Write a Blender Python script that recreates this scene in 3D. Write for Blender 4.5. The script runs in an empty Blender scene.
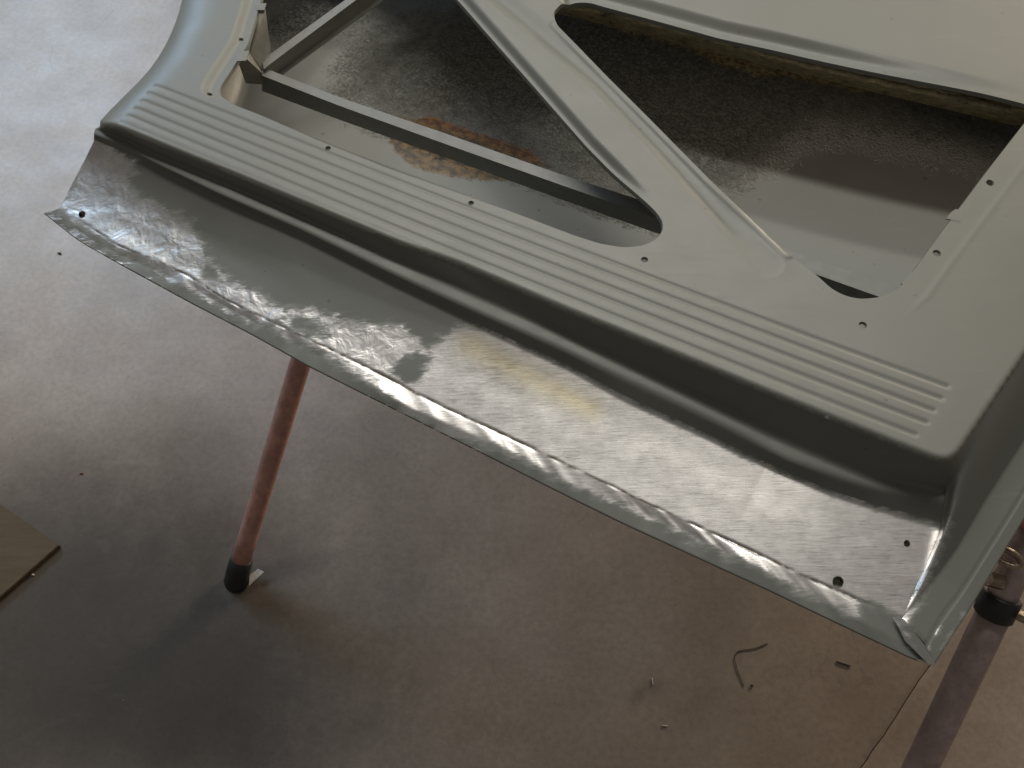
import bpy, bmesh, math, random
import numpy as np
from mathutils import Vector, noise
from mathutils.geometry import delaunay_2d_cdt

random.seed(3)
rng = np.random.default_rng(5)
R = math.radians
scene = bpy.context.scene
col = scene.collection

# ------------------------------------------------------------------ camera
F, CH, PITCH = 995.0, 1.62, 60.0          # focal length in pixels, height, degrees below the horizon
cam_d = bpy.data.cameras.new('camera')
cam_d.sensor_width = 36.0
cam_d.lens = 36.0 * F / 1024.0
cam_d.clip_start = 0.02
cam_d.clip_end = 60
cam = bpy.data.objects.new('camera', cam_d)
cam.location = (0, 0, CH)
cam.rotation_euler = (R(90 - PITCH), 0, 0)
col.objects.link(cam)
scene.camera = cam

# ------------------------------------------------------------------ world and lamps
world = bpy.data.worlds.new('World')
scene.world = world
world.use_nodes = True
bg = world.node_tree.nodes['Background']
bg.inputs['Color'].default_value = (1.0, 0.93, 0.84, 1)
bg.inputs['Strength'].default_value = 0.125


def area(name, loc, target, sx, sy, power, colr, spin=0.0):
    d = bpy.data.lights.new(name, 'AREA')
    d.shape = 'RECTANGLE'
    d.size, d.size_y, d.energy, d.color = sx, sy, power, colr
    o = bpy.data.objects.new(name, d)
    o.location = loc
    q = (Vector(target) - Vector(loc)).to_track_quat('-Z', 'Y')
    o.rotation_euler = q.to_euler()
    o.rotation_euler.rotate_axis('Z', spin)
    col.objects.link(o)
    return o


WINDOW = area('high_window_light', (-2.3, 3.75, 2.3), (-1.05, 1.85, 0.0), 1.5, 1.1, 16, (0.50, 0.73, 1.0))
WINDOW.data.spread = R(66)
TUBE1 = area('ceiling_tube_light', (0.1, 2.05, 3.3), (0.05, 0.7, 0.7), 2.4, 0.14, 45, (1.0, 0.965, 0.89), R(-11))
TUBE2 = area('ceiling_tube_light', (0.5, 3.5, 3.3), (0.1, 0.7, 0.7), 2.4, 0.14, 32, (1.0, 0.965, 0.89), R(-11))
SIDE = area('side_fill_light', (3.1, 4.3, 1.2), (0.3, 0.6, 0.2), 1.6, 0.5, 160, (1.0, 0.84, 0.64))  # added warm fill for the floor under the door, not a known lamp

vs = scene.view_settings
vs.view_transform = 'Standard'
vs.look = 'None'
vs.gamma = 1
vs.use_curve_mapping = False
vs.exposure = 0.0
scene.render.engine = 'CYCLES'

# ------------------------------------------------------------------ geometry helpers
SP, CP = math.sin(R(PITCH)), math.cos(R(PITCH))
Z0 = 0.80                                   # top face of the door's inner panel


def bp(px, py, z):
    """Where the sight line through a photo pixel meets the height z."""
    px, py, z = np.broadcast_arrays(np.asarray(px, float), np.asarray(py, float), np.asarray(z, float))
    u, v = (px - 512) / F, (py - 384) / F
    dz = -SP - v * CP
    s = (z - CH) / dz
    return np.stack([u * s, (CP - v * SP) * s, z], -1)


def plan(pts, dz=0.0):
    a = np.array(pts, float)
    return bp(a[:, 0], a[:, 1], Z0 + dz)[:, :2]


def smooth(e0, e1, x):
    t = np.clip((x - e0) / (e1 - e0), 0, 1)
    return t * t * (3 - 2 * t)


def resample(pts, n, sm=0):
    """n points at even arc length along a polyline, rounded a little."""
    a = np.array(pts, float)
    s = np.r_[0, np.cumsum(np.linalg.norm(np.diff(a, axis=0), axis=1))]
    q = np.linspace(0, s[-1], n)
    out = np.stack([np.interp(q, s, a[:, k]) for k in range(a.shape[1])], -1)
    if sm:
        k = np.hanning(2 * sm + 3)[1:-1]
        k /= k.sum()
        for c in range(out.shape[1]):
            e = np.r_[2 * out[0, c] - out[sm:0:-1, c], out[:, c], 2 * out[-1, c] - out[-2:-sm - 2:-1, c]]
            out[:, c] = np.convolve(e, k, 'valid')
    return out


def dist_poly(P, line):
    """Distance of points (n,2) to a polyline."""
    best = np.full(len(P), 1e9)
    for a, b in zip(line[:-1], line[1:]):
        d = b - a
        t = np.clip(((P - a) @ d) / max(d @ d, 1e-12), 0, 1)
        best = np.minimum(best, np.linalg.norm(P - (a + t[:, None] * d), axis=1))
    return best


def inside(P, poly):
    x, y = P[:, 0], P[:, 1]
    c = np.zeros(len(P), bool)
    n = len(poly)
    for i in range(n):
        x0, y0 = poly[i]
        x1, y1 = poly[(i + 1) % n]
        if y0 == y1:
            continue
        m = ((y0 > y) != (y1 > y)) & (x < (x1 - x0) * (y - y0) / (y1 - y0) + x0)
        c ^= m
    return c


def sdist(P, poly):
    d = dist_poly(P, np.vstack([poly, poly[:1]]))
    return np.where(inside(P, poly), d, -d)


def mesh_obj(name, verts, faces, mat, parent=None, smooth_shade=True, attrs=None):
    me = bpy.data.meshes.new(name)
    me.from_pydata([tuple(map(float, v)) for v in verts], [], [tuple(map(int, f)) for f in faces])
    if smooth_shade:
        me.polygons.foreach_set('use_smooth', [True] * len(me.polygons))
    for k, v in (attrs or {}).items():
        a = me.attributes.new(k, 'FLOAT', 'POINT')
        a.data.foreach_set('value', np.asarray(v, np.float32))
    me.materials.append(mat)
    me.update()
    o = bpy.data.objects.new(name, me)
    col.objects.link(o)
    if parent:
        o.parent = parent
    return o


def empty(name, label, cat, loc=(0, 0, 0), group=None):
    o = bpy.data.objects.new(name, None)
    o.empty_display_size = 0.05
    o.location = loc
    col.objects.link(o)
    tag(o, label, cat, group)
    return o


def tag(o, label, cat, group=None):
    o['label'] = label
    o['category'] = cat
    if group:
        o['group'] = group


def grid_faces(nr, nc, off=0, closed=False):
    f = []
    for i in range(nr - 1):
        for j in range(nc if closed else nc - 1):
            a, b = off + i * nc + j, off + i * nc + (j + 1) % nc
            f.append((a, b, b + nc, a + nc))
    return f


def tube(path, rad, n=14, caps=True):
    """Verts and faces of a round bar along a path; rad a number or a list."""
    path = [Vector(p) for p in path]
    rads = [rad] * len(path) if not hasattr(rad, '__len__') else rad
    V, Fc = [], []
    up = None
    for i, p in enumerate(path):
        t = (path[min(i + 1, len(path) - 1)] - path[max(i - 1, 0)]).normalized()
        if up is None:
            up = t.orthogonal().normalized()
        up = (up - t * up.dot(t)).normalized()
        w = t.cross(up)
        for k in range(n):
            a = 2 * math.pi * k / n
            V.append(p + (up * math.cos(a) + w * math.sin(a)) * rads[i])
    Fc = grid_faces(len(path), n, 0, True)
    if caps:
        Fc.append(tuple(range(n))[::-1])
        Fc.append(tuple(range((len(path) - 1) * n, len(path) * n)))
    return V, Fc


def rel(V, o):
    return [Vector(v) - o for v in V]


# ------------------------------------------------------------------ materials
class NT:
    def __init__(self, name):
        self.m = bpy.data.materials.new(name)
        self.m.use_nodes = True
        self.t = self.m.node_tree
        self.b = self.t.nodes['Principled BSDF']
        self.out = self.t.nodes['Material Output']

    def n(self, kind, **kw):
        nd = self.t.nodes.new(kind)
        for k, v in kw.items():
            setattr(nd, k, v)
        return nd

    def link(self, a, b):
        self.t.links.new(a, b)

    def val(self, sock, v):
        if hasattr(v, 'is_linked'):
            self.link(v, sock)
        else:
            sock.default_value = v

    def coord(self, scale=(1, 1, 1), rot=(0, 0, 0)):
        g = self.n('ShaderNodeNewGeometry')
        mp = self.n('ShaderNodeMapping')
        mp.inputs['Scale'].default_value = scale
        mp.inputs['Rotation'].default_value = rot
        self.link(g.outputs['Position'], mp.inputs['Vector'])
        return mp.outputs['Vector']

    def noise(self, scale, vec=None, detail=4, rough=0.55, dist=0.0):
        nd = self.n('ShaderNodeTexNoise')
        nd.inputs['Scale'].default_value = scale
        nd.inputs['Detail'].default_value = detail
        nd.inputs['Roughness'].default_value = rough
        nd.inputs['Distortion'].default_value = dist
        self.link(vec if vec is not None else self.coord(), nd.inputs['Vector'])
        return nd.outputs['Fac']

    def math(self, op, a, b=0.0, c=0.0, clamp=False):
        nd = self.n('ShaderNodeMath', operation=op)
        nd.use_clamp = clamp
        self.val(nd.inputs[0], a)
        self.val(nd.inputs[1], b)
        self.val(nd.inputs[2], c)
        return nd.outputs[0]

    def ramp(self, x, lo, hi, a=0.0, b=1.0):
        nd = self.n('ShaderNodeMapRange', interpolation_type='SMOOTHSTEP')
        self.val(nd.inputs['Value'], x)
        nd.inputs['From Min'].default_value = lo
        nd.inputs['From Max'].default_value = hi
        nd.inputs['To Min'].default_value = a
        nd.inputs['To Max'].default_value = b
        return nd.outputs['Result']

    def mix(self, fac, a, b):
        nd = self.n('ShaderNodeMix', data_type='RGBA')
        self.val(nd.inputs[0], fac)
        self.val(nd.inputs[6], a if hasattr(a, 'is_linked') else (*a, 1))
        self.val(nd.inputs[7], b if hasattr(b, 'is_linked') else (*b, 1))
        return nd.outputs[2]

    def attr(self, name):
        nd = self.n('ShaderNodeAttribute', attribute_name=name)
        return nd.outputs['Fac']

    def bump(self, h, strength=0.3, dist=0.001, normal=None):
        nd = self.n('ShaderNodeBump')
        nd.inputs['Strength'].default_value = strength
        nd.inputs['Distance'].default_value = dist
        self.link(h, nd.inputs['Height'])
        if normal is not None:
            self.link(normal, nd.inputs['Normal'])
        return nd.outputs['Normal']

    def set(self, **kw):
        for k, v in kw.items():
            k = k.replace('_', ' ')
            s = self.b.inputs[k]
            if isinstance(v, tuple) and len(v) == 3:
                v = (*v, 1)
            self.val(s, v)
        return self


PRIMER = (0.188, 0.188, 0.164)


def primer_nodes(N, base=PRIMER):
    big = N.noise(5.0, detail=5)
    fine = N.noise(160, detail=3)
    c = N.mix(N.ramp(big, 0.3, 0.7), tuple(x * 0.98 for x in base), tuple(x * 1.02 for x in base))
    spk = N.ramp(N.noise(420, detail=2), 0.66, 0.74)
    c = N.mix(N.math('MULTIPLY', spk, 0.35), c, (0.22, 0.22, 0.19))
    r = N.ramp(N.noise(22, detail=5), 0.3, 0.7, 0.38, 0.44)
    # faint rub marks, dust and thin spray
    rub = N.noise(55, N.coord((0.25, 3.0, 1), (0, 0, R(-30))), 5, 0.7)
    c = N.mix(N.math('MULTIPLY', N.ramp(rub, 0.56, 0.72), 0.16), c, tuple(min(1, x * 1.45) for x in base))
    dirt = N.noise(13, detail=8, rough=0.72)
    c = N.mix(N.math('MULTIPLY', N.ramp(dirt, 0.52, 0.75), 0.28), c, (0.20, 0.19, 0.155))
    ch = N.ramp(N.noise(95, detail=1), 0.765, 0.785)
    c = N.mix(N.math('MULTIPLY', ch, 0.5), c, (0.09, 0.08, 0.06))
    r = N.math('ADD', r, N.math('MULTIPLY', N.ramp(rub, 0.5, 0.75), 0.08))
    h = N.math('ADD', N.math('MULTIPLY', fine, 0.5), N.noise(700, detail=2))
    return c, r, h


def mat_primer():
    N = NT('grey_primer')
    c, r, h = primer_nodes(N)
    N.set(Base_Color=c, Roughness=r, Normal=N.bump(h, 0.10, 0.0006))
    N.b.inputs['Specular IOR Level'].default_value = 0.42
    return N.m


def mat_sill():
    """Primed sheet with areas ground back to bare steel (signed distance in attribute bare)."""
    N = NT('primed_and_ground_steel')
    pc, pr, ph = primer_nodes(N, (0.158, 0.162, 0.145))
    rib = R(-26)
    along = N.coord((1, 1, 1), (0, 0, rib))
    streak_a = N.coord((0.05, 0.75, 0.3), (0, 0, R(-52)))
    streak_b = N.coord((0.05, 0.75, 0.3), (0, 0, R(24)))
    # ragged outline
    bare = N.attr('bare')
    e1 = N.math('SUBTRACT', N.noise(95, N.coord((0.6, 1.5, 1), (0, 0, R(-75))), 4, 0.6), 0.5)
    e2 = N.math('SUBTRACT', N.noise(300, N.coord((0.3, 2.0, 1), (0, 0, R(-58))), 4, 0.7), 0.5)
    vo = N.n('ShaderNodeTexVoronoi')
    vo.inputs['Scale'].default_value = 75
    N.link(N.coord((0.8, 1.1, 0.3), (0, 0, R(-60))), vo.inputs['Vector'])
    m = N.math('ADD', bare, N.math('MULTIPLY', e1, 10.0))
    m = N.math('ADD', m, N.math('MULTIPLY', N.math('SUBTRACT', 0.45, vo.outputs['Distance']), 9.0))
    m = N.math('ADD', m, N.math('MULTIPLY', e2, 22.0))
    mask = N.ramp(m, -3.0, 4.5)
    # scuffs on the flange
    sc = N.attr('scuff')
    scn = N.noise(60, N.coord((0.5, 3.0, 1), (0, 0, rib)), 4, 0.7)
    scm = N.ramp(N.math('ADD', scn, N.math('MULTIPLY', sc, 0.33)), 0.80, 0.86)
    mask = N.math('MAXIMUM', mask, scm)
    # half ground haze at the fringe
    haze = N.ramp(N.math('ADD', N.attr('bare'), N.math('MULTIPLY', e1, 34.0)), -8.0, 4.0, 0.0, 0.38)
    # bare steel
    swirl = N.attr('swirl')
    tint = N.ramp(N.noise(60, detail=6, rough=0.7), 0.35, 0.7)
    bc = N.mix(tint, (0.70, 0.68, 0.665), (0.84, 0.82, 0.805))
    bc = N.mix(N.math('MULTIPLY', N.attr('straw'), 0.8), bc, (0.74, 0.66, 0.46))
    grime_shade = N.ramp(N.noise(45, detail=6, rough=0.7), 0.5, 0.72)
    bc = N.mix(N.math('MULTIPLY', grime_shade, N.math('MULTIPLY_ADD', swirl, 0.22, 0.10)), bc, (0.22, 0.20, 0.18))
    bc = N.mix(N.math('MULTIPLY', N.attr('seam'), N.ramp(N.noise(120, detail=4), 0.3, 0.6)), bc, (0.10, 0.075, 0.055))
    s1 = N.noise(750, streak_a, 4, 0.65, 0.7)
    s2 = N.noise(750, streak_b, 4, 0.65, 0.7)
    pick = N.ramp(N.noise(70, detail=2), 0.35, 0.65)
    st = N.n('ShaderNodeMix', data_type='FLOAT')
    N.link(pick, st.inputs[0]); N.link(s1, st.inputs[2]); N.link(s2, st.inputs[3])
    streak = st.outputs[0]
    bc = N.mix(N.math('MULTIPLY', N.ramp(streak, 0.38, 0.62), 0.26), bc, (0.36, 0.345, 0.33))
    br = N.ramp(N.noise(50, detail=5), 0.3, 0.7, 0.32, 0.35)
    br = N.math('ADD', br, N.math('MULTIPLY', N.math('SUBTRACT', streak, 0.5), 0.40))
    br = N.math('ADD', br, N.math('MULTIPLY', swirl, 0.05))
    lump = N.math('MULTIPLY', N.noise(48, detail=3, rough=0.5, dist=0.4), swirl)
    dents = N.noise(24, along, 3)
    iso = N.noise(210, detail=4, rough=0.65, dist=0.8)
    hb = N.math('ADD', N.math('ADD', N.math('MULTIPLY', streak, 0.022), N.math('MULTIPLY', iso, 0.012)), N.math('MULTIPLY', lump, 0.72))
    hb = N.math('ADD', hb, N.math('MULTIPLY', dents, 0.02))
    nb = N.bump(hb, 0.75, 0.0032)
    npn = N.bump(ph, 0.10, 0.0006)
    c = N.mix(N.math('MULTIPLY', haze, 0.6), pc, (0.42, 0.42, 0.40))
    c = N.mix(mask, c, bc)
    b2 = N.b
    mx = N.n('ShaderNodeMixShader')
    steel = N.n('ShaderNodeBsdfPrincipled')
    N.link(bc, steel.inputs['Base Color'])
    steel.inputs['Metallic'].default_value = 1.0
    N.link(br, steel.inputs['Roughness'])
    N.link(nb, steel.inputs['Normal'])
    pcol = N.mix(haze, pc, (0.42, 0.42, 0.40))
    N.set(Base_Color=pcol, Roughness=pr, Normal=npn)
    b2.inputs['Specular IOR Level'].default_value = 0.42
    N.link(mask, mx.inputs[0])
    N.link(b2.outputs[0], mx.inputs[1])
    N.link(steel.outputs[0], mx.inputs[2])
    N.link(mx.outputs[0], N.out.inputs['Surface'])
    return N.m


def mat_skin():
    """Inside of the outer skin: primer, gritty dark deadening coat, rust and old sealer."""
    N = NT('door_skin_inside')
    pc, pr, ph = primer_nodes(N, (0.200, 0.203, 0.184))
    tar = N.attr('tar')
    grit = N.noise(240, detail=5, rough=0.75)
    blot = N.noise(40, detail=5, rough=0.65)
    m = N.math('ADD', N.math('MULTIPLY', tar, 1.0), N.math('MULTIPLY', N.math('MULTIPLY', N.math('SUBTRACT', grit, 0.5), 1.7), N.ramp(tar, 0.02, 0.35)))
    m = N.math('ADD', m, N.math('MULTIPLY', N.math('SUBTRACT', blot, 0.5), 0.6))
    tm = N.ramp(m, 0.22, 0.80)
    tcol = N.mix(N.ramp(grit, 0.35, 0.7), (0.045, 0.045, 0.040), (0.20, 0.20, 0.178))
    tcol = N.mix(N.math('MULTIPLY', N.ramp(N.noise(85, detail=6, rough=0.75), 0.45, 0.65), 0.6), tcol, (0.022, 0.021, 0.018))
    c = N.mix(tm, pc, tcol)
    rm = N.attr('rust')
    rn = N.noise(230, N.coord((1, 1, 1)), 5, 0.7)
    r_ = N.ramp(N.math('ADD', rm, N.math('MULTIPLY', N.math('SUBTRACT', rn, 0.5), 1.1)), 0.45, 0.7)
    rc = N.mix(N.ramp(N.noise(120, detail=4), 0.35, 0.65), (0.085, 0.042, 0.020), (0.20, 0.105, 0.045))
    c = N.mix(r_, c, rc)
    pm = N.attr('patch')
    p_ = N.ramp(N.math('ADD', pm, N.math('MULTIPLY', N.math('SUBTRACT', N.noise(130, detail=5, rough=0.7), 0.5), 5.0)), -0.8, 0.8)
    pcn = N.mix(N.ramp(N.noise(70, detail=5, rough=0.7), 0.38, 0.62), (0.050, 0.040, 0.030), (0.175, 0.115, 0.050))
    c = N.mix(p_, c, pcn)
    om = N.attr('ochre')
    o_ = N.ramp(N.math('ADD', om, N.math('MULTIPLY', N.math('SUBTRACT', N.noise(90, detail=6, rough=0.7), 0.5), 1.6)), 0.35, 0.75)
    oc = N.mix(N.ramp(N.noise(150, detail=4), 0.35, 0.65), (0.10, 0.075, 0.03), (0.36, 0.30, 0.17))
    c = N.mix(o_, c, oc)
    rough = N.n('ShaderNodeMix', data_type='FLOAT')
    N.link(tm, rough.inputs[0]); N.link(pr, rough.inputs[2]); rough.inputs[3].default_value = 0.75
    N.b.inputs['Specular IOR Level'].default_value = 0.25
    hh = N.math('ADD', N.math('MULTIPLY', N.math('MULTIPLY', grit, tm), 1.0), N.math('MULTIPLY', ph, 0.05))
    N.set(Base_Color=c, Roughness=rough.outputs[0], Normal=N.bump(hh, 0.8, 0.0022))
    return N.m


def mat_floor():
    N = NT('garage_concrete')
    big = N.noise(1.3, detail=6, rough=0.6)
    mid = N.noise(7, detail=8, rough=0.62)
    fine = N.noise(90, detail=6, rough=0.7)
    c = N.mix(N.ramp(mid, 0.3, 0.72), (0.298, 0.232, 0.176), (0.368, 0.294, 0.230))
    c = N.mix(N.math('MULTIPLY', N.ramp(big, 0.45, 0.7), 0.35), c, (0.21, 0.18, 0.15))
    c = N.mix(N.math('MULTIPLY', N.ramp(fine, 0.3, 0.75), 0.42), c, (0.15, 0.12, 0.10))
    floor_shade = N.ramp(N.math('ADD', N.attr('grime_shade'), N.math('MULTIPLY', N.math('SUBTRACT', N.noise(16, detail=9, rough=0.75), 0.5), 0.35)), 0.05, 1.0)  # mask of the shadow painted into the floor colour, edge broken by noise
    # ground-in black grime with soft outlines, then the painted lower-left shadow
    g = N.noise(2.6, N.coord((1.0, 1.0, 1.0), (0, 0, 0.6)), 6, 0.62, 0.4)
    c = N.mix(N.math('MULTIPLY', N.ramp(g, 0.52, 0.72), 0.35), c, (0.09, 0.08, 0.072))
    c = N.mix(N.math('MULTIPLY', floor_shade, 0.84), c, (0.046, 0.042, 0.038))
    c = N.mix(N.math('MULTIPLY', N.ramp(N.attr('stain'), 0.0, 1.0), 0.45), c, (0.050, 0.042, 0.036))
    # white scuffed dust and light specks
    w = N.noise(9, N.coord((1, 2.2, 1), (0, 0, 0.9)), 8, 0.7, 0.8)
    c = N.mix(N.math('MULTIPLY', N.ramp(w, 0.55, 0.78), N.math('MULTIPLY_ADD', floor_shade, -0.13, 0.17)), c, (0.46, 0.44, 0.43))
    sp = N.ramp(N.noise(260, detail=2), 0.73, 0.77)
    c = N.mix(N.math('MULTIPLY', sp, 0.35), c, (0.44, 0.40, 0.36))
    dk = N.ramp(N.noise(75, detail=2), 0.735, 0.77)
    c = N.mix(N.math('MULTIPLY', dk, 0.3), c, (0.04, 0.035, 0.03))
    # fine scratches
    ws = N.n('ShaderNodeTexVoronoi', feature='DISTANCE_TO_EDGE')
    ws.inputs['Scale'].default_value = 1.7
    dv = N.n('ShaderNodeVectorMath', operation='ADD')
    N.link(N.coord(), dv.inputs[0])
    nn = N.n('ShaderNodeTexNoise'); nn.inputs['Scale'].default_value = 5; nn.inputs['Detail'].default_value = 6
    N.link(N.coord(), nn.inputs['Vector'])
    sc = N.n('ShaderNodeVectorMath', operation='SCALE'); sc.inputs['Scale'].default_value = 0.25
    N.link(nn.outputs['Color'], sc.inputs[0]); N.link(sc.outputs[0], dv.inputs[1]); N.link(dv.outputs[0], ws.inputs['Vector'])
    hair = N.ramp(ws.outputs['Distance'], 0.0, 0.0035, 1.0, 0.0)
    hair = N.math('MULTIPLY', hair, N.ramp(N.noise(1.8, detail=2), 0.5, 0.65))
    c = N.mix(N.math('MULTIPLY', hair, 0.35), c, (0.08, 0.07, 0.06))
    r = N.ramp(N.noise(10, detail=7, rough=0.65), 0.3, 0.75, 0.44, 0.54)
    r = N.math('ADD', r, N.math('MULTIPLY', floor_shade, 0.28))
    h = N.math('ADD', N.math('MULTIPLY', mid, 0.6), N.math('MULTIPLY', fine, 0.35))
    N.set(Base_Color=c, Roughness=r, Normal=N.bump(h, 0.35, 0.0022))
    N.val(N.b.inputs['Specular IOR Level'], N.math('MULTIPLY_ADD', floor_shade, -0.33, 0.45))
    return N.m


def mat_simple(name, base, rough, metal=0.0, var=0.25, scale=40, bump=0.15, dark=None, darkamt=0.0):
    N = NT(name)
    n1 = N.noise(scale, detail=5, rough=0.65)
    c = N.mix(N.ramp(n1, 0.3, 0.7), tuple(x * (1 - var) for x in base), tuple(min(1, x * (1 + var)) for x in base))
    if dark:
        c = N.mix(N.math('MULTIPLY', N.ramp(N.noise(scale * 0.5, detail=7, rough=0.7), 0.5, 0.66), darkamt), c, dark)
    r = N.ramp(N.noise(scale * 2, detail=3), 0.3, 0.7, max(0.05, rough - 0.08), min(1, rough + 0.1))
    N.set(Base_Color=c, Roughness=r, Metallic=metal, Normal=N.bump(n1, bump, 0.001))
    return N.m


def mat_board():
    N = NT('hardboard')
    g = N.noise(30, N.coord((0.4, 4, 1), (0, 0, R(35))), 6, 0.65)
    c = N.mix(N.ramp(g, 0.3, 0.7), (0.064, 0.039, 0.016), (0.092, 0.060, 0.027))
    c = N.mix(N.math('MULTIPLY', N.ramp(N.noise(14, detail=6), 0.5, 0.7), 0.4), c, (0.10, 0.065, 0.035))
    N.set(Base_Color=c, Roughness=0.75, Normal=N.bump(g, 0.25, 0.001))
    return N.m


M_PRIMER = mat_primer()
M_SILL = mat_sill()
M_SKIN = mat_skin()
M_FLOOR = mat_floor()
M_BAR = mat_simple('primed_bar', (0.20, 0.20, 0.182), 0.5, 0, 0.08, 60, 0.08)
M_BRACKET = mat_simple('primed_bracket', (0.30, 0.285, 0.235), 0.5, 0, 0.12, 60, 0.08)
M_LEG = mat_simple('faded_red_oxide_paint', (0.52, 0.275, 0.22), 0.42, 0.0, 0.22, 70, 0.2, (0.28, 0.16, 0.13), 0.6)
M_LEG2 = mat_simple('faded_purple_brown_paint', (0.42, 0.325, 0.305), 0.40, 0.1, 0.2, 70, 0.2, (0.14, 0.10, 0.095), 0.5)
M_RUBBER = mat_simple('black_rubber', (0.022, 0.021, 0.020), 0.6, 0, 0.3, 120, 0.3)
M_BLACK = mat_simple('black_collar', (0.018, 0.017, 0.016), 0.45, 0, 0.3, 120, 0.2)
M_ZINC = mat_simple('worn_zinc', (0.80, 0.79, 0.77), 0.45, 0.3, 0.2, 120, 0.3)
M_HOOK = mat_simple('brassy_steel', (0.34, 0.27, 0.20), 0.36, 0.9, 0.3, 160, 0.3)
M_BOARD = mat_board()
M_WIRE = mat_simple('old_steel_wire', (0.10, 0.085, 0.07), 0.4, 0.8, 0.4, 200, 0.2)
M_DARKBIT = mat_simple('dark_scrap', (0.035, 0.026, 0.022), 0.6, 0, 0.3, 200, 0.2)
M_PALEBIT = mat_simple('pale_scrap', (0.62, 0.58, 0.52), 0.5, 0, 0.2, 200, 0.2)
M_JOINT = mat_simple('joint_dirt', (0.035, 0.030, 0.026), 0.9, 0, 0.3, 60, 0.3)
M_SEALER = mat_simple('old_ochre_sealer', (0.52, 0.43, 0.26), 0.7, 0, 0.4, 110, 0.6, (0.05, 0.04, 0.025), 0.85)

# ------------------------------------------------------------------ floor
fl = mesh_obj('floor', [(-9, -3, -0.03), (9, -3, -0.03), (9, 11, -0.03), (-9, 11, -0.03)], [(0, 1, 2, 3)], M_JOINT, smooth_shade=False)
fl['kind'] = 'structure'
j0, j1 = bp(933, 662, 0), bp(861, 768, 0)
jd = (j0 - j1)[:2] / np.linalg.norm((j0 - j1)[:2])
jn = np.array([jd[1], -jd[0]])                     # to the right of the joint


def slab(sidepos):
    """Concrete slab beside the joint, its edge slightly wavy, as a fine sheet where the camera looks."""
    ss = np.r_[-6, -3, -1.5, np.linspace(-0.9, 3.2, 260), 4, 6, 9, 12]
    if sidepos > 0:
        ww = np.r_[0.0006, 0.003, np.linspace(0.012, 1.3, 60), 2, 3, 5, 8]
    else:
        ww = np.r_[0.0006, 0.003, np.linspace(0.012, 3.4, 230), 4, 5, 8, 12]
    S, W = np.meshgrid(ss, ww, indexing='ij')
    wob = np.array([noise.noise(Vector((s * 9, 3.1, 0))) * 0.004 + noise.noise(Vector((s * 40, 1.1, 0))) * 0.0016 for s in ss])[:, None]
    fall = np.clip(1 - W / 0.05, 0, 1)
    D = W * sidepos + wob * fall
    X = j1[0] + S * jd[0] + D * jn[0]
    Y = j1[1] + S * jd[1] + D * jn[1]
    Z = np.where(W < 0.002, -0.0012, 0.0)
    V = np.stack([X, Y, Z], -1).reshape(-1, 3)
    P = V[:, :2]
    # soft shadow painted over the lower-left floor, plus stains on the concrete
    shade_spots = [((30, 650), 0.62, 0.50), ((150, 690), 0.40, 0.30)]
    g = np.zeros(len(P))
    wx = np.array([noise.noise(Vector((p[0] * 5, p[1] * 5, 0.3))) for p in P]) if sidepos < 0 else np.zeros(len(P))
    for (q, sx, sy) in shade_spots:
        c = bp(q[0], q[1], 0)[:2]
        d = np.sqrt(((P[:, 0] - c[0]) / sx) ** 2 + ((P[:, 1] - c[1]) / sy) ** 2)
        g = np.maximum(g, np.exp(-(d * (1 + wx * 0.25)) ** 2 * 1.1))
    st = np.zeros(len(P))
    for (a, b, w) in [((628, 702), (655, 686), 0.012), ((205, 600), (240, 606), 0.03)]:
        d = dist_poly(P, np.array([bp(*a, 0)[:2], bp(*b, 0)[:2]]))
        st = np.maximum(st, 1 - d / w * 0.7 + wx * 0.6)
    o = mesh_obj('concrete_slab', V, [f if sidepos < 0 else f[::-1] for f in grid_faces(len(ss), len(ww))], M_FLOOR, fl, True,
                 {'grime_shade': np.clip(g, 0, 1), 'stain': np.clip(st, 0, 1)})  # grime_shade here holds the painted lower-left shadow, not grime
    return o


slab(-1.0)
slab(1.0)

# ------------------------------------------------------------------ the van door
door = empty('van_door', 'grey primed van door shell lying inner side up on a stand', 'van door',
             tuple(float(x) for x in bp(520, 330, Z0 - 0.13)))
DO = Vector(door.location)


def dpart(name, V, Fc, mat, parent=None, smooth_shade=True, attrs=None):
    """A part of the door, its vertices given in world space."""
    o = mesh_obj(name, rel(V, DO), Fc, mat, parent or door, smooth_shade, attrs)
    return o


EDGE_A = [(97, 121), (220, 171), (400, 246), (462, 268), (570, 315), (600, 327), (778, 400), (910, 453), (945, 466)]
EDGE_R = [(952, 464), (985, 415), (1024, 357), (1090, 258), (1150, 168), (1210, 78)]
SILH = [(97, 121), (116, 101), (141, 77), (157, 57), (169, 35), (177, 15), (181, 0), (187, -30), (192, -80), (195, -190)]
LEFT_OPEN = [(219, 84), (227, 72), (247, 41), (259, 0), (272, -45), (288, -88), (305, -108), (330, -112), (355, -104), (378, -90),
             (400, -68), (462, 0), (531, 78), (587, 142), (640, 196), (657, 213), (663, 222), (663, 231), (656, 240), (643, 246), (624, 248), (600, 244),
             (575, 236), (512, 212), (387, 168), (319, 141), (262, 116), (234, 105), (223, 98), (218, 91)]
RIGHT_OPEN = [(553, 12), (556, 24), (587, 56), (650, 119), (712, 182), (787, 253), (818, 276), (832, 289), (846, 296), (861, 299), (881, 297), (895, 291),
              (905, 282), (923, 258), (944, 229), (985, 174), (1024, 124), (1033, 113), (1034, 108), (1024, 104), (982, 93), (881, 70), (781, 46), (720, 33),
              (640, 11), (603, 1), (590, -3), (575, -3), (562, 3)]
TOPX = [(1210, 78), (1150, -60), (1000, -120), (700, -170), (400, -195), (195, -190)]
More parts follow.
